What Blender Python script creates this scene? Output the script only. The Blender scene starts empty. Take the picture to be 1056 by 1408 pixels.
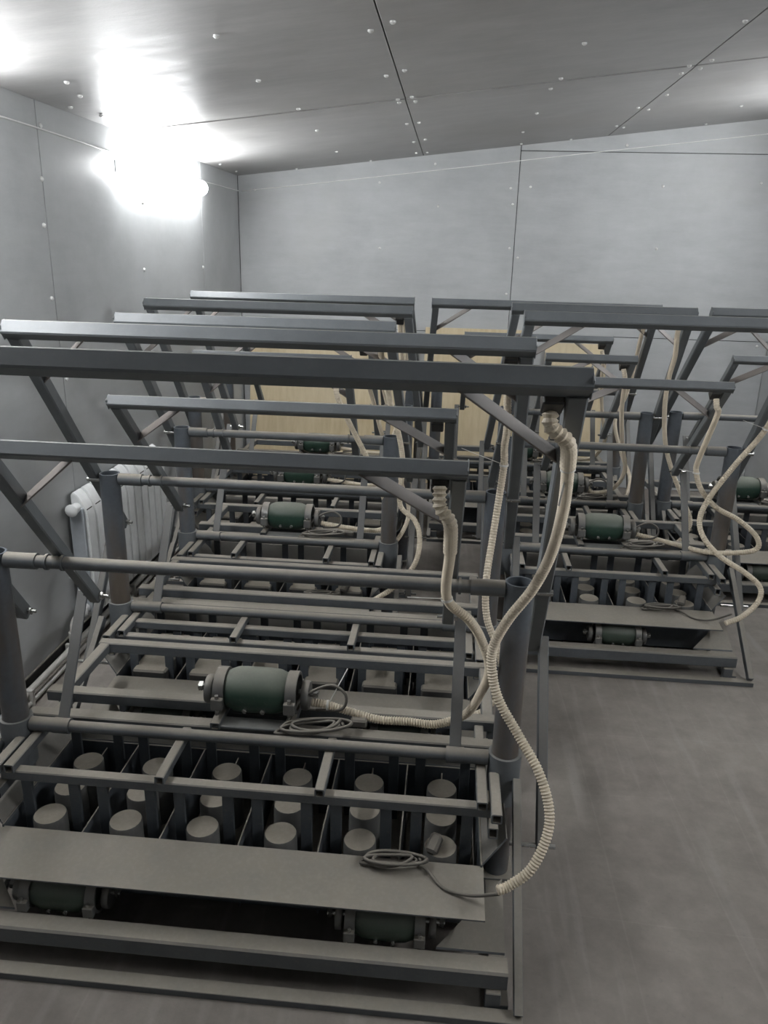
import bpy, bmesh, math, random
from mathutils import Vector, Matrix, Euler

random.seed(7)
SC = bpy.context.scene
COL = SC.collection

# ------------------------------------------------------------------ camera
FPX = 1066.1
yaw, pitch, roll = math.radians(-4.590), math.radians(18.373), math.radians(1.480)
fwd = Vector((math.sin(yaw) * math.cos(pitch), math.cos(yaw) * math.cos(pitch), -math.sin(pitch)))
rgt = Vector((math.cos(yaw), -math.sin(yaw), 0))
upv = rgt.cross(fwd)
r2 = math.cos(roll) * rgt + math.sin(roll) * upv
u2 = -math.sin(roll) * rgt + math.cos(roll) * upv
cam = bpy.data.cameras.new('camera')
cam.sensor_fit = 'VERTICAL'; cam.sensor_height = 36.0; cam.lens = FPX * 36.0 / 1408.0
cam.clip_start = 0.02
camo = bpy.data.objects.new('camera', cam); COL.objects.link(camo)
m = Matrix.Identity(4)
for i in range(3):
    m[i][0] = r2[i]; m[i][1] = u2[i]; m[i][2] = -fwd[i]
m[0][3], m[1][3], m[2][3] = 0.0, 0.0, 1.6
camo.matrix_world = m
SC.camera = camo

# ------------------------------------------------------------------ world and exposure
w = bpy.data.worlds.new('world'); SC.world = w; w.use_nodes = True
w.node_tree.nodes['Background'].inputs[0].default_value = (0.02, 0.022, 0.025, 1)
w.node_tree.nodes['Background'].inputs[1].default_value = 1.0
vs = SC.view_settings
vs.view_transform = 'Standard'; vs.look = 'None'; vs.exposure = 0.0; vs.gamma = 1.0; vs.use_curve_mapping = False
SC.cycles.max_bounces = 12; SC.cycles.diffuse_bounces = 8
LAMP_W = 78.0          # emission of the tube lamps on the walls

# room: X -1.52 (left wall) .. 2.17 (right wall), Y -1.6 .. 5.65, ceiling rises to the right
XL, XR, YF, YB = -1.52, 2.17, -1.6, 5.65
def ceil_z(x): return 2.09 + 0.113 * (x - XL)

# ------------------------------------------------------------------ materials
def newmat(name):
    mt = bpy.data.materials.new(name); mt.use_nodes = True
    nt = mt.node_tree; b = nt.nodes['Principled BSDF']
    return mt, nt, b
def N(nt, t, **kw):
    n = nt.nodes.new(t)
    for k, v in kw.items(): setattr(n, k, v)
    return n
def noise(nt, scale, detail=4, rough=0.6, stretch=None, src='pos', rz=0.0):
    n = N(nt, 'ShaderNodeTexNoise'); n.inputs['Scale'].default_value = scale
    n.inputs['Detail'].default_value = detail; n.inputs['Roughness'].default_value = rough
    if src == 'pos':
        g = N(nt, 'ShaderNodeNewGeometry'); vec = g.outputs['Position']
    else:
        g = N(nt, 'ShaderNodeTexCoord'); vec = g.outputs['Object']
    if stretch:
        mp = N(nt, 'ShaderNodeMapping'); mp.inputs['Scale'].default_value = stretch; mp.inputs['Rotation'].default_value = (0, 0, math.radians(rz))
        nt.links.new(vec, mp.inputs['Vector']); vec = mp.outputs['Vector']
    nt.links.new(vec, n.inputs['Vector'])
    return n.outputs['Fac']
def ramp(nt, fac, stops):
    r = N(nt, 'ShaderNodeValToRGB'); e = r.color_ramp.elements
    while len(e) < len(stops): e.new(0.5)
    for i, (p, c) in enumerate(stops):
        e[i].position = p; e[i].color = (*c, 1) if len(c) == 3 else c
    nt.links.new(fac, r.inputs['Fac'])
    return r.outputs['Color']
def mixc(nt, fac, a, b, mode='MIX'):
    x = N(nt, 'ShaderNodeMix', data_type='RGBA', blend_type=mode)
    for sock, v in ((x.inputs[0], fac), (x.inputs[6], a), (x.inputs[7], b)):
        if hasattr(v, 'node'): nt.links.new(v, sock)
        elif isinstance(v, (int, float)): sock.default_value = v
        else: sock.default_value = (*v, 1)
    return x.outputs[2]
def math_(nt, op, a, b=None):
    x = N(nt, 'ShaderNodeMath', operation=op)
    for i, v in enumerate((a, b)):
        if v is None: continue
        if hasattr(v, 'node'): nt.links.new(v, x.inputs[i])
        else: x.inputs[i].default_value = v
    return x.outputs[0]
def maprange(nt, v, a, b, c=0.0, d=1.0):
    x = N(nt, 'ShaderNodeMapRange'); x.clamp = True
    nt.links.new(v, x.inputs[0])
    for i, k in enumerate((a, b, c, d)): x.inputs[i + 1].default_value = k
    return x.outputs[0]
def bump(nt, b, h, strength=0.2, dist=0.005):
    x = N(nt, 'ShaderNodeBump'); x.inputs['Strength'].default_value = strength; x.inputs['Distance'].default_value = dist
    nt.links.new(h, x.inputs['Height']); nt.links.new(x.outputs['Normal'], b.inputs['Normal'])

def dusty(name, base, base2, dust, lo, hi, amount, rough=0.45, metal=0.0):
    """paint with settled dust: the dust lies on faces that point up"""
    mt, nt, b = newmat(name)
    g = N(nt, 'ShaderNodeNewGeometry'); s = N(nt, 'ShaderNodeSeparateXYZ')
    nt.links.new(g.outputs['Normal'], s.inputs[0])
    up = maprange(nt, s.outputs['Z'], lo, hi)
    n1 = noise(nt, 14, 5); n2 = noise(nt, 90, 2)
    paint = mixc(nt, maprange(nt, n1, 0.35, 0.7), base, base2)
    k = math_(nt, 'MULTIPLY', up, maprange(nt, n1, 0.2, 0.65, 0.75, 1.0))
    k = math_(nt, 'MULTIPLY', k, amount)
    k = math_(nt, 'ADD', k, maprange(nt, n2, 0.55, 0.8, 0.0, 0.16))
    d2 = mixc(nt, maprange(nt, n2, 0.3, 0.7), dust, tuple(c * 0.86 for c in dust))
    nt.links.new(mixc(nt, k, paint, d2), b.inputs['Base Color'])
    r = N(nt, 'ShaderNodeMix', data_type='FLOAT'); nt.links.new(k, r.inputs[0])
    r.inputs[2].default_value = rough; r.inputs[3].default_value = 0.9
    nt.links.new(r.outputs[0], b.inputs['Roughness'])
    b.inputs['Metallic'].default_value = metal
    bump(nt, b, n2, 0.08, 0.002)
    return mt
DUST = (0.315, 0.282, 0.232)
M = {}
M['paint'] = dusty('grey_paint', (0.140, 0.153, 0.162), (0.118, 0.130, 0.138), (0.27, 0.258, 0.23), 0.55, 0.95, 0.55)
M['frame'] = dusty('grey_paint_dusty', (0.108, 0.119, 0.127), (0.088, 0.097, 0.104), DUST, 0.35, 0.9, 0.85, 0.5)
M['mould'] = dusty('mould_steel', (0.085, 0.098, 0.112), (0.066, 0.075, 0.085), DUST, 0.2, 0.9, 0.95, 0.55)
M['core'] = dusty('core_steel', (0.125, 0.125, 0.118), (0.10, 0.10, 0.095), DUST, 0.5, 0.9, 1.0, 0.6)
M['green'] = dusty('green_motor_paint', (0.024, 0.056, 0.040), (0.030, 0.066, 0.048), (0.22, 0.222, 0.185), 0.2, 1.0, 0.85, 0.28)
M['vgreen'] = dusty('dull_green_motor_paint', (0.040, 0.062, 0.046), (0.034, 0.050, 0.038), (0.20, 0.20, 0.17), 0.2, 1.0, 0.6, 0.4)
M['clamp'] = dusty('clamp_steel', (0.17, 0.17, 0.165), (0.13, 0.13, 0.125), DUST, 0.4, 1.0, 0.7, 0.35, 0.3)
M['zinc'] = dusty('zinc_bolt', (0.5, 0.5, 0.48), (0.38, 0.38, 0.37), DUST, 0.6, 1.0, 0.3, 0.25, 0.9)
M['brown'] = dusty('brown_flat_bar', (0.19, 0.165, 0.15), (0.16, 0.142, 0.132), (0.30, 0.275, 0.255), 0.4, 1.0, 0.5, 0.45)
M['black'] = dusty('black_plastic', (0.018, 0.019, 0.02), (0.014, 0.014, 0.015), DUST, 0.4, 1.0, 0.4, 0.4)
M['cable'] = dusty('grey_rubber_cable', (0.11, 0.105, 0.095), (0.085, 0.08, 0.072), DUST, 0.2, 1.0, 0.6, 0.6)
M['conduit'] = dusty('beige_conduit', (0.70, 0.61, 0.47), (0.62, 0.54, 0.42), (0.52, 0.47, 0.39), 0.3, 1.0, 0.5, 0.5)
M['tie'] = dusty('white_nylon', (0.75, 0.74, 0.70), (0.68, 0.67, 0.63), DUST, 0.7, 1.0, 0.2, 0.4)

def post_mat():
    mt, nt, b = newmat('post_paint_worn')
    n1 = noise(nt, 6, 5, stretch=(1, 1, 0.25)); n2 = noise(nt, 60, 3)
    g = N(nt, 'ShaderNodeNewGeometry'); s = N(nt, 'ShaderNodeSeparateXYZ'); nt.links.new(g.outputs['Position'], s.inputs[0])
    low = maprange(nt, s.outputs['Z'], 0.78, 0.66)          # bare rubbed steel where the sleeves slide
    c = mixc(nt, maprange(nt, n2, 0.3, 0.7), (0.108, 0.122, 0.138), (0.09, 0.102, 0.115))
    rust = mixc(nt, n1, (0.13, 0.10, 0.075), (0.095, 0.085, 0.075))
    k = math_(nt, 'MULTIPLY', low, maprange(nt, n1, 0.42, 0.6))
    nt.links.new(mixc(nt, k, c, rust), b.inputs['Base Color'])
    b.inputs['Roughness'].default_value = 0.38
    return mt
M['post'] = post_mat()

def sheet_mat(name, c1, c2, c3, rough, bumpk, weave, k2=0.35):
    mt, nt, b = newmat(name)
    n1 = noise(nt, 1.6, 6, 0.65); n2 = noise(nt, 7, 5, 0.7, stretch=weave); n3 = noise(nt, 120, 2)
    c = ramp(nt, n1, [(0.30, c1), (0.52, c2), (0.75, c3)])
    c = mixc(nt, k2, c, ramp(nt, n2, [(0.3, tuple(v * 0.68 for v in c2)), (0.7, tuple(min(1, v * 1.25) for v in c2))]))
    n4 = noise(nt, 0.9, 4, 0.6)
    c = mixc(nt, maprange(nt, n4, 0.52, 0.72, 0.0, 0.35), c, tuple(v * k for v, k in zip(c1, (1.06, 1.0, 0.92))))
    nt.links.new(c, b.inputs['Base Color'])
    nt.links.new(maprange(nt, n2, 0.25, 0.75, rough - 0.08, rough + 0.12), b.inputs['Roughness'])
    h = math_(nt, 'ADD', math_(nt, 'MULTIPLY', n2, 0.6), math_(nt, 'MULTIPLY', n3, 0.12))
    bump(nt, b, h, bumpk, 0.004)
    return mt
M['wall'] = sheet_mat('grey_cement_sheet', (0.345, 0.355, 0.358), (0.415, 0.428, 0.432), (0.475, 0.490, 0.497), 0.46, 0.2, (0.6, 0.6, 2.5), 0.22)
M['ceil'] = sheet_mat('grey_ceiling_sheet', (0.24, 0.236, 0.231), (0.37, 0.366, 0.360), (0.49, 0.486, 0.48), 0.40, 0.45, (0.45, 1.5, 1), 0.6)
M['joint'] = newmat('dark_joint')[0]; M['joint'].node_tree.nodes['Principled BSDF'].inputs['Base Color'].default_value = (0.05, 0.05, 0.05, 1)

def floor_mat():
    mt, nt, b = newmat('concrete_floor')
    n1 = noise(nt, 1.3, 7, 0.65); n2 = noise(nt, 9, 6, 0.7); n3 = noise(nt, 70, 3); n4 = noise(nt, 3.0, 3, 0.5, stretch=(6, 0.5, 1))
    c = ramp(nt, n1, [(0.28, (0.135, 0.116, 0.099)), (0.5, (0.21, 0.186, 0.163)), (0.74, (0.29, 0.262, 0.234))])
    c = mixc(nt, 0.4, c, ramp(nt, n2, [(0.3, (0.11, 0.097, 0.084)), (0.7, (0.285, 0.262, 0.236))]))
    c = mixc(nt, maprange(nt, n4, 0.56, 0.72, 0, 0.30), c, (0.33, 0.315, 0.295))
    c = mixc(nt, maprange(nt, n3, 0.62, 0.75, 0, 0.35), c, (0.13, 0.12, 0.11))
    n5 = noise(nt, 1.4, 0.0, 0.5, stretch=(0.16, 1.7, 1), rz=-28); n6 = noise(nt, 1.6, 0.0, 0.5, stretch=(1.8, 0.14, 1), rz=14)
    for nn_, wd_ in ((n5, .004), (n6, .006)):
        ln = maprange(nt, math_(nt, 'ABSOLUTE', math_(nt, 'SUBTRACT', nn_, 0.5)), 0.0, wd_, 0.13, 0.0)
        c = mixc(nt, math_(nt, 'MULTIPLY', ln, n2), c, (0.48, 0.46, 0.43))
    nt.links.new(c, b.inputs['Base Color']); b.inputs['Roughness'].default_value = 0.72
    bump(nt, b, math_(nt, 'ADD', n2, math_(nt, 'MULTIPLY', n3, 0.4)), 0.2, 0.004)
    return mt
M['floor'] = floor_mat()
def ply_mat():
    mt, nt, b = newmat('plywood')
    n1 = noise(nt, 5, 5, 0.6, stretch=(6, 6, 0.6)); n2 = noise(nt, 1.5, 3)
    c = ramp(nt, n1, [(0.3, (0.50, 0.40, 0.24)), (0.7, (0.62, 0.52, 0.34))])
    c = mixc(nt, maprange(nt, n2, 0.4, 0.7, 0, 0.4), c, (0.68, 0.60, 0.44))
    nt.links.new(c, b.inputs['Base Color']); b.inputs['Roughness'].default_value = 0.6
    return mt
M['ply'] = ply_mat()
def plain(name, col, rough=0.5, metal=0.0):
    mt, nt, b = newmat(name)
    n = noise(nt, 25, 3)
    nt.links.new(mixc(nt, maprange(nt, n, 0.3, 0.7), col, tuple(c * 0.88 for c in col)), b.inputs['Base Color'])
    b.inputs['Roughness'].default_value = rough; b.inputs['Metallic'].default_value = metal
    return mt
M['white'] = plain('white_enamel', (0.82, 0.83, 0.83), 0.3)
M['rad_end'] = plain('grey_blue_enamel', (0.42, 0.45, 0.48), 0.4)
M['pipe_white'] = plain('white_plastic_pipe', (0.60, 0.585, 0.55), 0.45)
M['screw'] = plain('zinc_screw', (0.78, 0.78, 0.76), 0.3, 0.35)
M['wire'] = plain('white_wire', (0.80, 0.80, 0.78), 0.4)
def lamp_mat():
    mt, nt, b = newmat('lamp_diffuser')
    b.inputs['Base Color'].default_value = (0.9, 0.9, 0.9, 1)
    b.inputs['Emission Color'].default_value = (0.97, 0.985, 1.0, 1)
    b.inputs['Emission Strength'].default_value = LAMP_W
    return mt
M['lamp'] = lamp_mat()

# ------------------------------------------------------------------ mesh helpers
CACHE = {}
def link(name, me, parent=None, loc=(0, 0, 0), rot=None):
    o = bpy.data.objects.new(name, me); COL.objects.link(o)
    if rot is not None:
        mm = rot.to_4x4(); mm.translation = Vector(loc); o.matrix_basis = mm
    else: o.location = loc
    if parent is not None: o.parent = parent
    return o
def finish(bm, name, mat, smooth=False):
    me = bpy.data.meshes.new(name); bm.to_mesh(me); bm.free()
    me.materials.append(mat)
    if smooth:
        for p in me.polygons: p.use_smooth = True
        me.set_sharp_from_angle(angle=math.radians(40))
    return me
def box_me(dx, dy, dz, mat, bev=0.002):
    k = ('box', round(dx, 4), round(dy, 4), round(dz, 4), mat, bev)
    if k not in CACHE:
        bm = bmesh.new(); bmesh.ops.create_cube(bm, size=1)
        bmesh.ops.scale(bm, vec=(dx, dy, dz), verts=bm.verts)
        if bev: bmesh.ops.bevel(bm, geom=bm.edges[:], offset=min(bev, dx * .3, dy * .3, dz * .3), segments=1, affect='EDGES')
        CACHE[k] = finish(bm, 'box', M[mat])
    return CACHE[k]
def box(name, c, d, mat, parent=None, bev=0.002, rot=None):
    return link(name, box_me(*d, mat, bev), parent, c, rot)
def tube_me(wd, ht, L, t, mat):
    """hollow rectangular tube along Z, open ends, rounded corners"""
    k = ('tube', round(wd, 4), round(ht, 4), round(L, 4), mat)
    if k not in CACHE:
        def ring(a, b, c):
            return [(-a + c, -b), (a - c, -b), (a, -b + c), (a, b - c), (a - c, b), (-a + c, b), (-a, b - c), (-a, -b + c)]
        o = ring(wd / 2, ht / 2, min(wd, ht) * .1); i = ring(wd / 2 - t, ht / 2 - t, min(wd, ht) * .06)
        vs_ = [(x, y, 0) for x, y in o] + [(x, y, L) for x, y in o] + [(x, y, L) for x, y in i] + [(x, y, 0) for x, y in i]
        fs = []
        for j in range(8):
            q = (j + 1) % 8
            fs += [(j, q, 8 + q, 8 + j), (8 + j, 8 + q, 16 + q, 16 + j), (16 + j, 16 + q, 24 + q, 24 + j), (24 + j, 24 + q, q, j)]
        me = bpy.data.meshes.new('tube'); me.from_pydata(vs_, [], fs); me.materials.append(M[mat]); CACHE[k] = me
    return CACHE[k]
def frame_rot(p0, p1, up):
    z = (Vector(p1) - Vector(p0)).normalized(); up = Vector(up)
    y = up - up.dot(z) * z
    if y.length < 1e-4: y = Vector((0, 1, 0)) - z.y * z
    y.normalize(); x = y.cross(z)
    return Matrix((x, y, z)).transposed()
def tube(name, p0, p1, wd, ht, mat, parent, up=(0, 0, 1), t=0.0035):
    L = (Vector(p1) - Vector(p0)).length
    return link(name, tube_me(wd, ht, L, t, mat), parent, p0, frame_rot(p0, p1, up))
def flat(name, p0, p1, wd, th, mat, parent, up=(0, 0, 1), ext=0.0):
    """solid flat bar: wd along the side, th along up"""
    p0, p1 = Vector(p0), Vector(p1); d = (p1 - p0).normalized(); p0 = p0 - d * ext; p1 = p1 + d * ext
    L = (p1 - p0).length
    return link(name, box_me(wd, th, L, mat, 0.0012), parent, (p0 + p1) / 2, frame_rot(p0, p1, up))
def pipe_me(r, L, mat, ri=None, seg=20):
    k = ('pipe', round(r, 4), round(L, 4), mat, ri, seg)
    if k not in CACHE:
        prof = [(r, 0), (r, L)] + ([(ri, L), (ri, 0)] if ri else [])
        bm = bmesh.new(); rows = []
        for rr, zz in prof:
            rows.append([bm.verts.new((rr * math.cos(2 * math.pi * i / seg), rr * math.sin(2 * math.pi * i / seg), zz)) for i in range(seg)])
        n = len(rows)
        for a in range(n if ri else n - 1):
            A, B = rows[a], rows[(a + 1) % n]
            for i in range(seg): bm.faces.new((A[i], A[(i + 1) % seg], B[(i + 1) % seg], B[i]))
        if not ri:
            bm.faces.new(rows[0][::-1]); bm.faces.new(rows[1])
        CACHE[k] = finish(bm, 'pipe', M[mat], True)
    return CACHE[k]
def pipe(name, p0, p1, r, mat, parent, ri=None, seg=20):
    L = (Vector(p1) - Vector(p0)).length
    return link(name, pipe_me(r, L, mat, ri, seg), parent, p0, frame_rot(p0, p1, (0, 0, 1)))
def lathe_me(prof, mat, seg=24, key=None):
    k = ('lathe', key, mat)
    if key is None or k not in CACHE:
        bm = bmesh.new(); rows = []
        for rr, zz in prof:
            if rr < 1e-6: rows.append([bm.verts.new((0, 0, zz))])
            else: rows.append([bm.verts.new((rr * math.cos(2 * math.pi * i / seg), rr * math.sin(2 * math.pi * i / seg), zz)) for i in range(seg)])
        for A, B in zip(rows, rows[1:]):
            for i in range(seg):
                q = (i + 1) % seg
                if len(A) == 1 and len(B) == 1: continue
                if len(A) == 1: bm.faces.new((A[0], B[q], B[i]))
                elif len(B) == 1: bm.faces.new((A[i], A[q], B[0]))
                else: bm.faces.new((A[i], A[q], B[q], B[i]))
        bmesh.ops.recalc_face_normals(bm, faces=bm.faces[:])
        CACHE[k] = finish(bm, 'lathe', M[mat], True)
    return CACHE[k]
def poly_prism(name, pts, thick, mat, parent=None, loc=(0, 0, 0), bev=0.002):
    """pts: planar 3D polygon; extruded by the vector thick"""
    bm = bmesh.new()
    a = [bm.verts.new(p) for p in pts]; b = [bm.verts.new(Vector(p) + Vector(thick)) for p in pts]
    bm.faces.new(a); bm.faces.new(b[::-1]); n = len(a)
    for i in range(n): bm.faces.new((a[i], b[i], b[(i + 1) % n], a[(i + 1) % n]))
    bmesh.ops.recalc_face_normals(bm, faces=bm.faces[:])
    if bev: bmesh.ops.bevel(bm, geom=bm.edges[:], offset=bev, segments=1, affect='EDGES')
    return link(name, finish(bm, name, M[mat]), parent, loc)
def spline(pts, step):
    P = [Vector(p) for p in pts]; P = [2 * P[0] - P[1]] + P + [2 * P[-1] - P[-2]]; out = []
    for i in range(1, len(P) - 2):
        a, b, c, d = P[i - 1:i + 3]; n = max(2, int((c - b).length / 0.004))
        for j in range(n):
            t = j / n
            out.append(0.5 * ((2 * b) + (c - a) * t + (2 * a - 5 * b + 4 * c - d) * t * t + (3 * b - a - 3 * c + d) * t ** 3))
    out.append(P[-2])
    res = [out[0]]; acc = 0.0                                   # even spacing
    for p, q in zip(out, out[1:]):
        L = (q - p).length; pos = step - acc
        while pos <= L and L > 0:
            res.append(p + (q - p) * (pos / L)); pos += step
        acc = L - (pos - step)
    return res
def hose(name, pts, r, mat, parent, step=0.01, ridge=0.0, seg=8, smooth=True):
    C = spline(pts, step); vs_, fs = [], []
    nrm = Vector((0.3, 0.9, 0.2))
    for i, p in enumerate(C):
        t = (C[min(i + 1, len(C) - 1)] - C[max(i - 1, 0)]).normalized()
        nrm = (nrm - nrm.dot(t) * t).normalized(); bi = t.cross(nrm)
        rr = r * (1 + (ridge if i % 2 else -ridge))
        for k in range(seg):
            a = 2 * math.pi * k / seg
            vs_.append(p + rr * (math.cos(a) * nrm + math.sin(a) * bi))
    for i in range(len(C) - 1):
        for k in range(seg):
            q = (k + 1) % seg
            fs.append((i * seg + k, i * seg + q, (i + 1) * seg + q, (i + 1) * seg + k))
    fs.append(tuple(range(seg))[::-1]); fs.append(tuple((len(C) - 1) * seg + k for k in range(seg)))
    me = bpy.data.meshes.new(name); me.from_pydata([tuple(v) for v in vs_], [], fs); me.materials.append(M[mat])
    for p in me.polygons: p.use_smooth = smooth
    return link(name, me, parent)
def tag(o, label=None, cat=None, group=None, kind=None):
    if label: o['label'] = label
    if cat: o['category'] = cat
    if group: o['group'] = group
    if kind: o['kind'] = kind
    return o
def empty(name, loc, rz=0.0):
    o = bpy.data.objects.new(name, None); COL.objects.link(o); o.location = loc; o.rotation_euler.z = rz
    o.empty_display_size = 0.1
    return o

# ------------------------------------------------------------------ the room
fl = box('floor', ((XL + XR) / 2, (YF + YB) / 2, -0.05), (XR - XL + .3, YB - YF + .3, 0.1), 'floor', bev=0)
tag(fl, 'stained grey brown concrete floor with scuffs', 'floor', kind='structure')
G = 0.0022
cl = poly_prism('ceiling', [(XL - .15, YF - .15, ceil_z(XL - .15) + .018), (XR + .15, YF - .15, ceil_z(XR + .15) + .018), (XR + .15, YB + .15, ceil_z(XR + .15) + .018), (XL - .15, YB + .15, ceil_z(XL - .15) + .018)], (0, 0, .08), 'joint', bev=0)
tag(cl, 'sloping ceiling of glossy grey sheets with bright screws', 'ceiling', kind='structure')
cx = [XL, -0.25, 0.94, XR]; cy = [YF, -0.23, 1.73, 3.69, YB]
for i in range(3):
    for j in range(4):
        x0, x1, y0, y1 = cx[i] + G, cx[i + 1] - G, cy[j] + G * .5, cy[j + 1] - G * .5
        dz = 0.004 * ((i * 3 + j * 5) % 3 - 1)
        poly_prism('ceiling_panel', [(x0, y0, ceil_z(x0) + dz), (x1, y0, ceil_z(x1) + dz), (x1, y1, ceil_z(x1) + dz), (x0, y1, ceil_z(x0) + dz)], (0, 0, .012), 'ceil', cl, bev=0.0015)

wl = poly_prism('wall_left', [(XL - .012, YF - .15, 0), (XL - .012, YB + .15, 0), (XL - .012, YB + .15, 2.10), (XL - .012, YF - .15, 2.10)], (-.12, 0, 0), 'joint', bev=0)
tag(wl, 'left wall of grey cement sheets with the radiator', 'wall', kind='structure')
ly = [YF, -0.75, 1.10, 2.95, 4.82, YB]
for a, b in zip(ly, ly[1:]):
    box('wall_panel', (XL - .006, (a + b) / 2, 1.05), (0.012, b - a - 2 * G, 2.10), 'wall', wl, bev=0.0015)
wb = poly_prism('wall_back', [(XL - .15, YB + .012, 0), (XR + .15, YB + .012, 0), (XR + .15, YB + .012, ceil_z(XR + .15) + .02), (XL - .15, YB + .012, ceil_z(XL - .15) + .02)], (0, .12, 0), 'joint', bev=0)
tag(wb, 'far wall of pale blue grey cement sheets', 'wall', kind='structure')
def bpanel(x0, x1, z0, z1a, z1b=None):
    z1b = z1a if z1b is None else z1b
    poly_prism('wall_panel', [(x0 + G, YB, z0 + G), (x1 - G, YB, z0 + G), (x1 - G, YB, z1b - G), (x0 + G, YB, z1a - G)], (0, .012, 0), 'wall', wb, bev=0.0015)
bpanel(XL, .39, 0, 1.09); bpanel(.39, XR, 0, 1.09)
bpanel(XL, .39, 1.09, ceil_z(XL) + .02, ceil_z(.39) + .02)
bpanel(.39, XR, 1.09, 2.27)
bpanel(.39, XR, 2.27, ceil_z(.39) + .02, ceil_z(XR) + .02)
wr = box('wall_right', (XR + .06, (YF + YB) / 2, 1.3), (0.12, YB - YF + .3, 2.7), 'wall', bev=0)
tag(wr, 'right wall of grey cement sheets, at the edge of view', 'wall', kind='structure')
wf = box('wall_front', ((XL + XR) / 2, YF - .06, 1.3), (XR - XL + .3, 0.12, 2.7), 'wall', bev=0)
tag(wf, 'near wall of grey cement sheets behind the viewer', 'wall', kind='structure')

screw_me = lathe_me([(0, 0.009), (0.005, 0.008), (0.009, 0.0045), (0.009, 0)], 'screw', 10, 'screw')
ROT_DOWN = Euler((math.pi, 0, 0)).to_matrix()
ROT_XP = Euler((0, math.pi / 2, 0)).to_matrix()
ROT_YM = Euler((math.pi / 2, 0, 0)).to_matrix()
for x, y in ((-.71, 2.46), (-.73, 3.04), (-.70, 3.62), (-.72, 4.2), (-.74, 5.0), (-.285, 2.6), (-.215, 2.54), (-.29, 3.2), (-.22, 3.15), (-.28, 3.66), (-.22, 3.64), (-.28, 3.73), (-.21, 3.75), (-.28, 4.3), (-.22, 4.3),
             (-.28, 4.95), (-.21, 4.9), (-.29, 5.45), (-.22, 5.48), (.40, 3.07), (.39, 3.62), (.37, 3.81), (.37, 4.42), (.35, 5.03), (.38, 5.55), (.91, 3.03), (.975, 3.6), (.905, 3.66), (.97, 3.74), (.91, 3.8), (.975, 4.3),
             (.905, 4.6), (.98, 4.7), (.91, 5.2), (.97, 5.3), (1.53, 4.94), (1.52, 5.55), (1.55, 4.2), (-1.46, 3.1), (-1.43, 3.3), (-1.46, 3.62), (-1.47, 4.3), (-1.45, 5.0), (-1.46, 5.4), (-1.1, 5.6), (-.6, 5.6), (.7, 5.6), (-1.30, 2.75), (-1.35, 2.95)):
    link('screw', screw_me, cl, (x, y, ceil_z(x) - 0.003), ROT_DOWN)
for x, z in ((-.54, 2.06), (-.53, 1.64), (-.14, 1.92), (1.33, 2.07), (1.34, 1.68), (1.95, 2.1), (.34, 2.04), (.36, 1.94), (.36, 1.36), (.47, 2.05), (.82, 1.06), (1.6, 1.06), (2.1, 1.06), (-1.4, 2.0), (-.17, 2.18), (1.07, 2.31), (.42, 1.6), (.36, 1.66)):
    link('screw', screw_me, wb, (x, YB, z), ROT_YM)
for y, z in ((2.97, 2.01), (2.94, 1.83), (2.92, 1.67), (2.92, 1.41), (2.97, 1.1), (3.9, 1.81), (3.86, 1.5), (3.89, .89), (4.79, 1.5), (4.85, 1.2), (2.4, 1.5)):
    link('screw', screw_me, wl, (XL, y, z), ROT_XP)

bb = box('shade_strip_left', (XL + .006, (YF + YB) / 2, .035), (.012, YB - YF, .07), 'black', bev=.002)  # black strip stands in for the shade at the foot of the wall
tag(bb, 'dark strip standing in for shade along the foot of the left wall', 'shade strip', kind='structure')
# lamps on the walls
def batten(y0, y1, x, z, sgn, label):
    e = empty('tube_lamp', (x, (y0 + y1) / 2, z)); L = y1 - y0
    tag(e, label, 'lamp', 'tube lamps on the side walls')
    box('lamp_housing', (sgn * .012, 0, 0), (.024, L - .01, .060), 'white', e, .004)
    pts = [(sgn * (.016 + .045 * math.sin(math.pi * i / 10)), -L / 2 + .006, -.042 * math.cos(math.pi * i / 10)) for i in range(11)]
    poly_prism('diffuser', pts, (0, L - .012, 0), 'lamp', e, bev=0)
    return e
batten(3.6, 4.77, XL, 1.94, 1, 'glaring white tube lamp on the left wall near the far corner')
batten(1.3, 2.47, XL, 1.94, 1, 'white tube lamp on the left wall close to the viewer')
batten(3.6, 4.77, XR, 2.2, -1, 'white tube lamp high on the right wall, toward the far end')
batten(0.5, 1.67, XR, 2.2, -1, 'added white tube lamp, out of view high on the right wall beside the viewer')  # added lamp, out of view, brightens the faces turned to the camera

# thin white cable that runs round the walls under the ceiling
tag(hose('wall_cable', [(XL + .004, YF + .1, 2.0), (XL + .004, 1.0, 1.985), (XL + .004, 2.7, 2.0), (XL + .004, 4.2, 1.985), (XL + .006, 5.62, 1.99), (XL + .03, YB - .004, 1.99)], .003, 'wire', None, .08, 0, 6),
    'thin white cable strung along the left wall under the ceiling', 'cable')
tag(hose('wall_cable', [(XL + .03, YB - .004, 1.99), (-.74, YB - .004, 2.075), (.03, YB - .004, 2.165), (.9, YB - .004, 2.27), (XR - .05, YB - .004, 2.41)], .003, 'wire', None, .08, 0, 6),
    'thin white cable rising across the far wall under the ceiling', 'cable')

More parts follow.
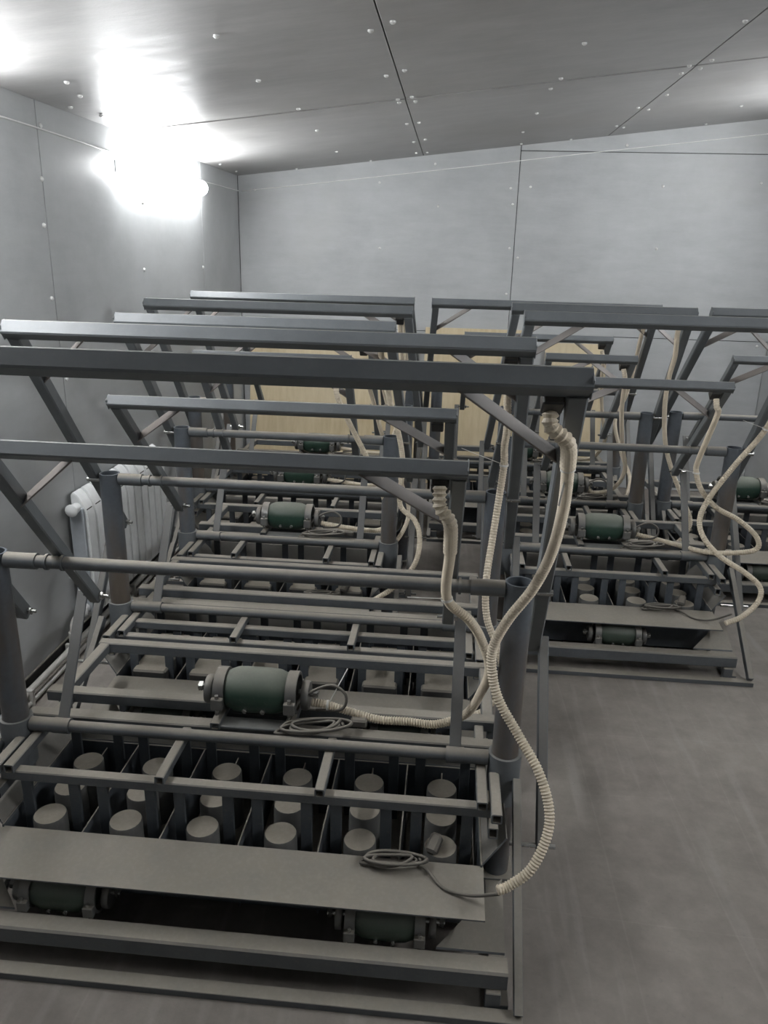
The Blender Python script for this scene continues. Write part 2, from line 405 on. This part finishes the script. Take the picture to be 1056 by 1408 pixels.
# ------------------------------------------------------------------ radiator and heating pipes on the left wall
def radiator():
    e = empty('radiator', (XL, 2.86, 0)); tag(e, 'white sectional radiator on the left wall behind the grey machines', 'radiator')
    n, wd = 11, .08
    prof = [(.085, .125), (.085, .555), (.075, .60), (.05, .645), (.03, .66), (.02, .65), (.02, .12), (.06, .11)]
    bm = bmesh.new()
    def sec(off):
        a = [bm.verts.new((x, .005, z)) for x, z in prof]; b = [bm.verts.new((x, wd - .005, z)) for x, z in prof]
        bm.faces.new(a); bm.faces.new(b[::-1]); q = len(a)
        for i in range(q): bm.faces.new((a[i], b[i], b[(i + 1) % q], a[(i + 1) % q]))
    sec(0)
    bmesh.ops.recalc_face_normals(bm, faces=bm.faces[:])
    bmesh.ops.bevel(bm, geom=bm.edges[:], offset=.003, segments=2, affect='EDGES')
    me = finish(bm, 'section', M['white'], True)
    for i in range(n):
        s = link('section', me, e, (0, i * wd, 0))
        for zz in (.585, .612, .632):
            xx = .082 - (zz - .57) * .62
            box('vent_slot', (xx, wd / 2, zz), (.012, .05, .006), 'black', s, .001)
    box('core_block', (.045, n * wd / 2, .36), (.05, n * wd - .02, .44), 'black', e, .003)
    box('end_panel', (.045, -.006, .37), (.06, .012, .46), 'rad_end', e, .004)
    for z in (.60, .16):
        pipe('inlet', (.045, 0, z), (.045, -.05, z), .02, 'white', e)
        link('end_plug', lathe_me([(0, .014), (.016, .012), (.026, .004), (.026, 0)], 'white', 14, 'plug'), e, (.045, -.045, z), ROT_YM)
    for y in (.2, .7): box('wall_bracket', (.01, y, .6), (.02, .02, .05), 'white', e)
    return e
radiator()
st = tube('steel_tube', (XL + .13, 2.78, .021), (XL + .13, 3.42, .021), .042, .042, 'black', None)
tag(st, 'black square steel tube lying on the floor under the radiator', 'tube')
hp = empty('heating_pipe', (XL, 2.8, 0)); tag(hp, 'white heating pipe with a valve along the foot of the left wall', 'pipe')
hose('riser', [(.045, -.02, .16), (.045, -.06, .15), (.045, -.075, .12), (.045, -.075, .03)], .013, 'pipe_white', hp, .015, 0, 10)
pipe('valve_body', (.045, -.075, .05), (.045, -.075, .11), .02, 'pipe_white', hp)
hose('floor_run', [(.045, -1.9, .05), (.045, -.6, .05), (.045, .6, .05), (.045, 2.7, .05)], .013, 'pipe_white', hp, .06, 0, 10)
hose('floor_run', [(.055, -1.9, .015), (.055, -.6, .015), (.055, .6, .015), (.055, 2.7, .015)], .010, 'pipe_white', hp, .06, 0, 10)
for y in (-.45, -.1, .5): box('pipe_clip', (.045, y, .035), (.05, .016, .066), 'pipe_white', hp)

# ------------------------------------------------------------------ plywood boards leaning on the far wall
def board(x0, x1, h, gap, label, th=.012):
    e = box('plywood_board', ((x0 + x1) / 2, YB - .01 - gap / 2, h / 2 * math.cos(gap / h) + .004), (x1 - x0, th, h), 'ply', None, .001, Euler((-math.asin(gap / h), 0, 0)).to_matrix())
    tag(e, label, 'board', 'plywood boards leaning on the far wall')
board(-1.46, -.24, .95, .12, 'widest plywood board leaning on the far wall behind the left row')
board(-.19, .52, 1.12, .12, 'tallest plywood board leaning in the middle of the far wall')
board(.66, 1.09, 1.04, .10, 'narrow upright plywood board leaning on the far wall at right')

# ------------------------------------------------------------------ block moulding machines
def motor(name, parent, c, s, mat, dusty_plate=True):
    e = link(name, lathe_me([(0, -.085), (.040, -.085), (.046, -.072), (.054, -.052), (.0555, -.03), (.0555, .03), (.054, .052), (.046, .072), (.040, .085), (0, .085)], mat, 28, ('motor', mat)), parent, c, Euler((0, math.pi / 2, 0)).to_matrix())
    e.scale = (s, s, s)                                    # local z of the motor is the machine's x; local x points down
    for sg in (-1, 1):
        link('clamp_band', pipe_me(.052, .026, 'clamp', .044, 24), e, (0, 0, sg * .088 - .013))
        box('clamp_ear', (.012, -.056, sg * .088), (.03, .016, .028), 'clamp', e)
        box('clamp_ear', (.012, .056, sg * .088), (.03, .016, .028), 'clamp', e)
        pipe('clamp_bolt', (-.012, -.058, sg * .088), (.04, -.058, sg * .088), .005, 'zinc', e, seg=8)
        link('end_weight', lathe_me([(0, 0), (.034, 0), (.036, .004), (.036, .014), (.034, .018), (0, .018)], 'clamp', 20, 'weight'), e, (.006, 0, sg * .119 - .009))
        pipe('shaft', (0, 0, sg * .10), (0, 0, sg * .15), .008, 'zinc', e, seg=10)
        link('shaft_nut', lathe_me([(0, 0), (.013, 0), (.013, .010), (0, .010)], 'zinc', 6, 'nut'), e, (0, 0, sg * .142 - .005))
    for k in (-.022, .022): link('terminal_bolt', lathe_me([(0, .008), (.006, .006), (.006, 0)], 'zinc', 8, 'tbolt'), e, (.028, -.050, k), Euler((math.pi / 2, 0, 0)).to_matrix())
    return e

def coil(name, parent, c, rx, ry, r, turns, ang=0.0):
    pts = []; rnd = random.Random(int(c[0] * 1000))
    for i in range(turns * 10 + 1):
        a = 2 * math.pi * i / 10; k = .8 + .25 * math.sin(i * .37)
        x, y = rx * k * math.cos(a), ry * (.75 + .3 * math.cos(i * .5)) * math.sin(a)
        pts.append((c[0] + x * math.cos(ang) - y * math.sin(ang), c[1] + x * math.sin(ang) + y * math.cos(ang), c[2] + .004 * math.sin(i * .9) + .0035 * (i / 10)))
    return hose(name, pts, r, 'cable', parent, .008, 0, 6)

ROLL = math.radians(31)          # how the square handle bars are turned about their length
CORE_ROWS = (-.155, -.045, .065)
def machine(loc, n, label, core, a_in, a_out, top_motor=True, vib=(0.0,), near=False, extra_rail=False, conduits=(), cables=False, rz=0.0, so=.11):
    e = empty('block_machine', (loc[0], loc[1], 0), rz)
    tag(e, label, 'machine', 'grey block moulding machines')
    H = .1 * n; px = H + .055; ax = H + .075; ix = H - .107; lx = H + .155; sx = H + so
    # --- base
    flat('floor_rail', (-sx - .01, -.43, .009), (sx + .01, -.43, .009), .034, .018, 'frame', e)
    tube('base_rail', (-H - .06, -.375, .077), (H + .06, -.375, .077), .05, .048, 'frame', e)
    tube('rear_base_rail', (-H - .06, .24, .077), (H + .06, .24, .077), .04, .048, 'frame', e)
    for s in (-1, 1):
        flat('side_floor_rail', (s * (H + .045), -.41, .012), (s * (H + .045), .25, .012), .04, .024, 'frame', e)
        box('rail_foot', (s * (H + .03), -.395, .027), (.035, .03, .054), 'frame', e)
        flat('side_strut', (s * sx, -.425, .03), (s * sx, -.047, .335), .020, .028, 'frame', e, ext=.01)
        poly_prism('gusset', [(s * (H - .10), -.35, .102), (s * (H + .055), -.35, .102), (s * (H + .05), -.215, .185)], (0, .002, .005), 'frame', e, bev=0)
        # --- posts
        p = pipe('post', (s * px, 0, .024), (s * px, 0, .87), .034, 'post', e, .029, 28)
        box('foot_plate', (0, 0, .003), (.09, .09, .006), 'frame', p)
        pipe('post_sleeve', (s * px, 0, .255), (s * px, 0, .395), .0425, 'paint', e, .0345, 28)
        pipe('pipe_socket', (s * (px - .034), 0, .85), (s * (px - .115), 0, .85), .0205, 'frame', e, .0165)
        pipe('pipe_socket', (s * (px - .042), 0, .375), (s * (px - .125), 0, .375), .0195, 'frame', e, .0155)
    pipe('upper_pipe', (-px + .036, 0, .85), (px - .036, 0, .85), .0165, 'frame', e)
    pipe('lower_pipe', (-px + .044, 0, .375), (px - .044, 0, .375), .0155, 'frame', e)
    # --- mould box
    mb = box('mould_front_wall', (0, -.20, .115), (2 * H, .005, .17), 'mould', e)
    box('mould_back_wall', (0, .185, .115), (2 * H, .005, .17), 'mould', e)
    for s in (-1, 1):
        box('mould_side_wall', (s * H, -.0075, .12), (.005, .39, .19), 'mould', e)
        poly_prism('side_flange', [(s * H, -.20, .205), (s * H, .185, .205), (s * (H + .06), .235, .268), (s * (H + .06), -.17, .268)], (s * -.003, 0, .003), 'frame', e, bev=0)
    poly_prism('back_flange', [(-H, .185, .205), (H, .185, .205), (H + .03, .235, .255), (-H - .03, .235, .255)], (0, .003, .003), 'frame', e, bev=0)
    poly_prism('apron_plate', [(-H - .005, -.198, .203), (H + .005, -.198, .203), (H + .005, -.348, .190), (-H - .005, -.348, .190)], (0, 0, .004), 'frame', e, bev=0)
    for i in range(1, n):
        box('divider', (-H + .2 * i, -.0075, .108), (.004, .38, .185), 'mould', e, .0008)
    for i in range(n):
        x = -H + .1 + .2 * i
        box('core_fin', (x, -.0075, .105), (.004, .38, .15), 'mould', e, .0008)
        if core == 'round':
            for y in CORE_ROWS:
                link('core', lathe_me([(.043, 0), (.041, .172), (.039, .176), (0, .176)], 'core', 22, 'roundcore'), e, (x, y, .042))
        else:
            for y in (-.115, .05):
                box('core', (x, y, .130), (.118, .118, .176), 'core', e, .006)
        box('press_plate', (x, -.0075, .048), (.186, .37, .008), 'mould', e, .001)
    # --- pusher frame
    for yy, ztop in (((-.135, .335), (.13, .335)) + (((-.045, .345),) if extra_rail else ())):
        rl = tube('pusher_rail', (-H - .02, yy, ztop - .014), (H + .02, yy, ztop - .014), .03, .028, 'frame', e)
        for i in range(n):
            for s in (-1, 1):
                x = -H + .1 + .2 * i + s * .0625
                link('pusher_leg', box_me(.028, .010, ztop - .028 - .052, 'mould', .001), rl, rl.matrix_basis.inverted() @ Vector((x, yy, (ztop - .028 + .052) / 2)), rl.matrix_basis.to_3x3().inverted())
    for s in (-1, 1):
        tube('frame_tube', (s * (H - .005), -.155, .343), (s * (H - .005), .20, .343), .026, .026, 'frame', e)
        tube('frame_tube', (s * (H + .028), -.195, .343), (s * (H + .028), -.035, .343), .026, .026, 'frame', e)
        tube('frame_tube', (s * (H + .024), -.175, .285), (s * (H + .024), -.035, .285), .024, .030, 'frame', e)
        tube('cross_tube', (s * (.2 if n > 3 else .1), -.165, .352), (s * (.2 if n > 3 else .1), .05, .352), .024, .024, 'frame', e)
    # --- rear frame
    for y, zz in ((.078, .348), (.19, .352)):
        tube('rear_rail', (-H - .06, y, zz), (H + .06, y, zz), .040, .034, 'frame', e)
    tube('rear_rail', (-H - .04, .49, .350), (H + .04, .49, .350), .036, .036, 'frame', e)
    for s in (-1, 1):
        tube('rear_side_tube', (s * (H + .02), .19, .350), (s * (H + .02), .475, .350), .032, .032, 'frame', e)
        tube('rear_leg', (s * (H + .035), .22, .024), (s * (H + .035), .22, .335), .028, .028, 'frame', e, (0, 1, 0))
    if top_motor:
        mx = -.02
        for s in (-1, 1):
            tube('motor_foot', (mx + s * .1, .04, .378), (mx + s * .1, .21, .378), .026, .022, 'frame', e)
        box('motor_plate', (mx, .07, .374), (.22, .05, .008), 'paint', e)
        motor('vibrator_motor', e, (mx, .13, .446), 1.13, 'green')
        coil('motor_cable', e, (mx + .17, .05, .388), .10, .036, .0045, 5, .28)
        box('plug', (mx + .285, .10, .385), (.045, .024, .024), 'cable', e, .005)
        hose('motor_lead', [(mx + .10, .07, .40), (mx + .13, .10, .45), (mx + .20, .13, .475), (mx + .245, .12, .455), (mx + .235, .11, .415), (mx + .16, .12, .40)], .0045, 'cable', e, .01, 0, 6)
    for x in vib:
        motor('vibrator_motor', e, (x, -.295, .125), .92, 'vgreen')
    # --- handles
    def arm(piv, a, s, x, k=0.0): return Vector((x + k, piv[0] - s * math.cos(a), piv[1] + s * math.sin(a)))
    for kind, a, piv, Lf, Lr, hx, wd in (('in', a_in, (.026, .872), .423, .265, ix, .033), ('out', a_out, (0, .870), .69, .36, ax, .040)):
        sp = .055 if kind == 'out' else 0.0
        a = math.radians(a); ad = Vector((0, -math.cos(a), math.sin(a))); nn = Vector((0, -math.sin(a), -math.cos(a)))
        hb = tube('handle_bar', tuple(arm(piv, a, Lf, -hx - wd / 2)), tuple(arm(piv, a, Lf, hx + wd / 2)), wd, wd * 1.05, 'paint', e, (0, -math.cos(ROLL), math.sin(ROLL)))
        inv = hb.matrix_basis.inverted(); ir = inv.to_3x3()
        def sub(o):                                          # make o (built in machine space) a piece of the handle
            mb_ = inv @ o.matrix_basis; o.parent = hb; o.matrix_basis = mb_
            return o
        for s in (-1, 1):
            box_end = box('end_plate', tuple(arm(piv, a, Lf, s * (hx + wd / 2))), (.003, wd * 1.02, wd * 1.02), 'paint', None, .001, Euler((-(math.pi / 2 - ROLL), 0, 0)).to_matrix()); sub(box_end)
            am = tube('handle_arm', tuple(arm(piv, a, Lf - wd * .5, s * hx)), tuple(arm(piv, a, -Lr, s * (hx + sp))), wd * .95 if kind == 'in' else .036, wd * .95, 'paint', None, (0, 1, 0)); sub(am)
            b0 = arm(piv, a, Lf - wd * .5, s * (hx - .19)); b1 = arm(piv, a, Lf - .19, s * (hx - wd * .4))
            sub(flat('corner_brace', tuple(b0), tuple(b1), .034, .004, 'brown', None, tuple((Vector((s, 0, 0)) + ad).normalized()), .012))
            en = arm(piv, a, -Lr + .015, s * (hx + sp))
            sub(pipe('pivot_bolt', tuple(en - Vector((.03, 0, 0))), tuple(en + Vector((.042, 0, 0))), .005, 'zinc', None, seg=8))
            sub(link('pivot_nut', lathe_me([(0, 0), (.011, 0), (.011, .009), (0, .009)], 'zinc', 6, 'hnut'), None, tuple(en + Vector((wd * .5, 0, 0))), ROT_XP))
            if kind == 'in':
                lk = flat('lift_link', (s * (ix + .034), 0, .372), (en.x + s * .034, en.y, en.z), .030, .006, 'frame', e, (0, 1, 0), .012)
                pipe('link_bush', (s * (ix + .034) - .023, 0, .375), (s * (ix + .034) + .023, 0, .375), .021, 'frame', e, .0155)
                pipe('pivot_collar', (s * ix - .024, 0, .85), (s * ix - .018, 0, .85), .0205, 'frame', e, .0165)
                pipe('pivot_collar', (s * ix + .018, 0, .85), (s * ix + .024, 0, .85), .0205, 'frame', e, .0165)
            else:
                tube('lift_link', (s * lx, en.y, en.z + .02), (s * lx, -.10, .175), .026, .030, 'frame', e, (0, 1, 0))
                pipe('link_bolt', (s * lx - .08 * s, -.093, .19), (s * lx + .035 * s, -.093, .19), .006, 'zinc', e, seg=8)
                pipe('pivot_pin', (s * (px + .02), 0, .845), (s * (H + .135), 0, .845), .008, 'zinc', e, seg=10)
        if conduits is not None:
            jc = arm(piv, a, Lf - wd * .6, hx - .037) + nn * .004
            sub(box('junction_box', tuple(jc - ad * .018), (.036, .040, .034), 'black', None, .003, Euler((-(math.pi / 2 - a), 0, 0)).to_matrix()))
    # --- conduits
    for pts in (conduits or ()):
        hose('conduit', pts, .0108, 'conduit', e, .0036 if near else .0045, .12 if near else .07, 16 if near else 10, False)
    if near:
        for pts in conduits:
            hose('conduit_elbow', pts[:4], .0128, 'conduit', e, .0055, .16, 16, False)
    if cables:
        hose('power_cable', [(H + .03, -.34, .265), (H - .03, -.30, .215), (H - .09, -.275, .205), (H - .13, -.23, .212), (H - .16, -.21, .214)], .0042, 'cable', e, .01, 0, 6)
        coil('power_cable', e, (H - .21, -.215, .214), .08, .026, .0042, 4, .1)
        box('plug', (H - .115, -.165, .232), (.03, .05, .026), 'cable', e, .006, Euler((.5, 0, -.4)).to_matrix())
    return e

def ties(e, spots):
    for (c, d, L) in spots:
        t = pipe('cable_tie', tuple(Vector(c) - Vector(d).normalized() * .003), tuple(Vector(c) + Vector(d).normalized() * .003), .0140, 'tie', e, .0118, 14)
        return_tail = L
        flat('cable_tie_tail', c, tuple(Vector(c) + Vector(L)), .004, .0015, 'tie', e)

M1_OUT = [(0.638, -0.40, 1.365), (0.640, -0.408, 1.33), (0.672, -0.395, 1.300), (0.684, -0.35, 1.243), (0.694, -0.28, 1.142), (0.690, -0.21, 1.024), (0.665, -0.17, 0.927), (0.623, -0.14, 0.84), (0.597, -0.12, 0.765), (0.594, -0.12, 0.708), (0.613, -0.14, 0.636), (0.662, -0.17, 0.563), (0.708, -0.22, 0.505), (0.733, -0.26, 0.441), (0.73, -0.29, 0.388), (0.698, -0.32, 0.322), (0.653, -0.33, 0.281), (0.624, -0.34, 0.273)]
M1_IN = [(0.456, -0.250, 1.17), (0.459, -0.262, 1.13), (0.480, -0.255, 1.095), (0.484, -0.2, 1.012), (0.484, -0.085, 0.855), (0.539, -0.05, 0.786), (0.573, -0.02, 0.72), (0.599, 0.0, 0.631), (0.585, 0.06, 0.523), (0.552, 0.09, 0.44), (0.477, 0.11, 0.39), (0.397, 0.12, 0.385), (0.316, 0.12, 0.385), (0.235, 0.12, 0.404), (0.174, 0.12, 0.42), (0.128, 0.12, 0.425)]
m1 = machine((-.465, 1.72), 6, 'nearest and largest grey block machine, round cores, two motors under its front plate', 'round', 51.0, 51.5, True, (-.40, .38), True, False, (M1_OUT, M1_IN), True, 0.0, .085)
ties(m1, [((.484, -.085, .853), (.1, .1, -.6), (-.09, -.03, .012)), ((.684, -.35, 1.243), (.1, .1, -.8), (-.005, .03, -.08)), ((.176, .12, .419), (1, 0, 0), (.05, .03, .10))])
M2_OUT = [(0.638, -0.415, 1.345), (0.645, -0.31, 1.249), (0.655, -0.26, 1.146), (0.655, -0.21, 1.071), (0.660, -0.18, 1.009), (0.655, -0.16, 0.91), (0.642, -0.18, 0.774), (0.628, -0.24, 0.651), (0.637, -0.26, 0.538), (0.675, -0.29, 0.45), (0.70, -0.31, 0.345), (0.65, -0.33, 0.26), (0.59, -0.33, 0.222)]
m2 = machine((-.485, 2.46), 6, 'large grey block machine with square cores, second in the left row', 'square', 44.8, 48.6, False, (-.40, .38), False, True, (M2_OUT,), False)
ties(m2, [((.66, -.18, 1.009), (0, .1, -1), (-.13, -.02, .05))])
M3_A = [(0.438, -0.44, 1.32), (0.44, -0.36, 1.23), (0.465, -0.25, 1.06), (0.50, -0.19, 0.915), (0.517, -0.16, 0.787), (0.508, -0.11, 0.606), (0.572, -0.13, 0.545), (0.597, -0.16, 0.483), (0.592, -0.185, 0.40), (0.56, -0.19, 0.33), (0.50, -0.215, 0.27), (.42, -.25, .222)]
M3_B = [(0.256, -0.24, 1.16), (0.262, -0.27, 1.081), (0.302, -0.20, 0.96), (0.38, -0.11, 0.769), (0.43, -0.01, 0.60), (0.44, 0.09, 0.46), (0.399, 0.11, 0.405), (0.264, 0.12, 0.405), (0.13, 0.12, 0.422)]
m3 = machine((-.69, 3.21), 4, 'smaller grey block machine with square cores and green motor, third in the left row', 'square', 53.0, 45.0, True, (0.0,), False, False, (M3_A, M3_B), True)
ties(m3, [((.44, .09, .46), (0, 0, 1), (-.06, -.05, .02))])
G_OUT = lambda n: [(.1 * n + .038, -.44, 1.32), (.1 * n + .04, -.34, 1.20), (.1 * n + .05, -.24, 1.05), (.1 * n + .04, -.16, .86), (.1 * n + .0, -.14, .70), (.1 * n + .05, -.18, .52), (.1 * n + .10, -.26, .38), (.1 * n + .05, -.33, .26), (.1 * n - .03, -.31, .22)]
G_IN = lambda n: [(.1 * n - .144, -.265, 1.12), (.1 * n - .13, -.26, 1.06), (.1 * n - .10, -.13, .90), (.1 * n - .06, -.05, .72), (.1 * n - .01, .04, .55), (.1 * n - .05, .10, .43), (.1 * n - .15, .12, .40), (.13, .12, .422)]
machine((-.77, 3.93), 5, 'grey block machine fourth in the left row, before the last one', 'square', 50.0, 46.0, True, (0.0,), False, False, (G_OUT(5), G_IN(5)), True)
machine((-.80, 4.66), 5, 'grey block machine last in the left row, nearest the far left corner', 'round', 48.0, 46.0, True, (0.0,), False, False, (G_OUT(5), G_IN(5)), True)
R1_IN = [(0.256, -0.28, 1.115), (0.259, -0.29, 1.085), (0.272, -0.27, 1.05), (0.282, -0.11, 0.84), (0.290, -0.08, 0.774), (0.324, -0.08, 0.698), (0.394, -0.08, 0.628), (0.49, -0.08, 0.579), (0.576, -0.08, 0.509), (0.586, -0.08, 0.453), (0.509, -0.06, 0.424), (0.398, -0.03, 0.41), (0.303, 0.07, 0.40), (0.217, 0.12, 0.405), (0.13, 0.12, 0.422)]
R1_OUT = [(0.438, -0.42, 1.36), (.443, -.40, 1.30), (0.47, -0.33, 1.16), (0.475, -0.23, 0.999), (0.408, -0.16, 0.832), (0.341, -0.13, 0.682), (0.307, -0.16, 0.596), (0.322, -0.2, 0.532), (0.387, -0.23, 0.467), (0.486, -0.26, 0.412), (0.545, -0.28, 0.361), (0.538, -0.3, 0.305), (0.479, -0.32, 0.246), (0.411, -0.33, 0.215)]
r1 = machine((.745, 3.28), 4, 'smaller grey block machine with round cores facing the open floor at right', 'round', 43.0, 50.2, True, (0.0,), False, False, (R1_OUT, R1_IN), True)
ties(r1, [((.29, -.08, .774), (0, 0, 1), (-.08, -.03, .02)), ((.475, -.23, .999), (.2, -.2, 1), (-.09, .0, .03))])
R2_OUT = [(.338, -.44, 1.34), (0.335, -0.42, 1.299), (0.355, -0.36, 1.196), (0.358, -0.30, 1.09), (0.371, -0.25, 0.945), (0.412, -0.2, 0.759), (0.467, -0.2, 0.614), (0.53, -0.23, 0.481), (0.565, -0.27, 0.377), (0.50, -0.31, 0.285), (.36, -.32, .222)]
machine((.65, 4.0), 3, 'narrowest grey block machine, second in the right row behind the round core one', 'round', 43.5, 48.8, True, (0.0,), False, False, (R2_OUT, G_IN(3)), True)
machine((.48, 4.74), 5, 'grey block machine by the far wall in front of the plywood boards', 'square', 46.5, 45.5, True, (0.0,), False, False, (G_OUT(5), G_IN(5)), True, 0.0, .06)
machine((1.62, 4.06), 4, 'grey block machine at the right edge beside the right wall', 'round', 45.5, 49.0, True, (0.0,), False, False, (G_OUT(4), G_IN(4)), True, 0.0, .06)
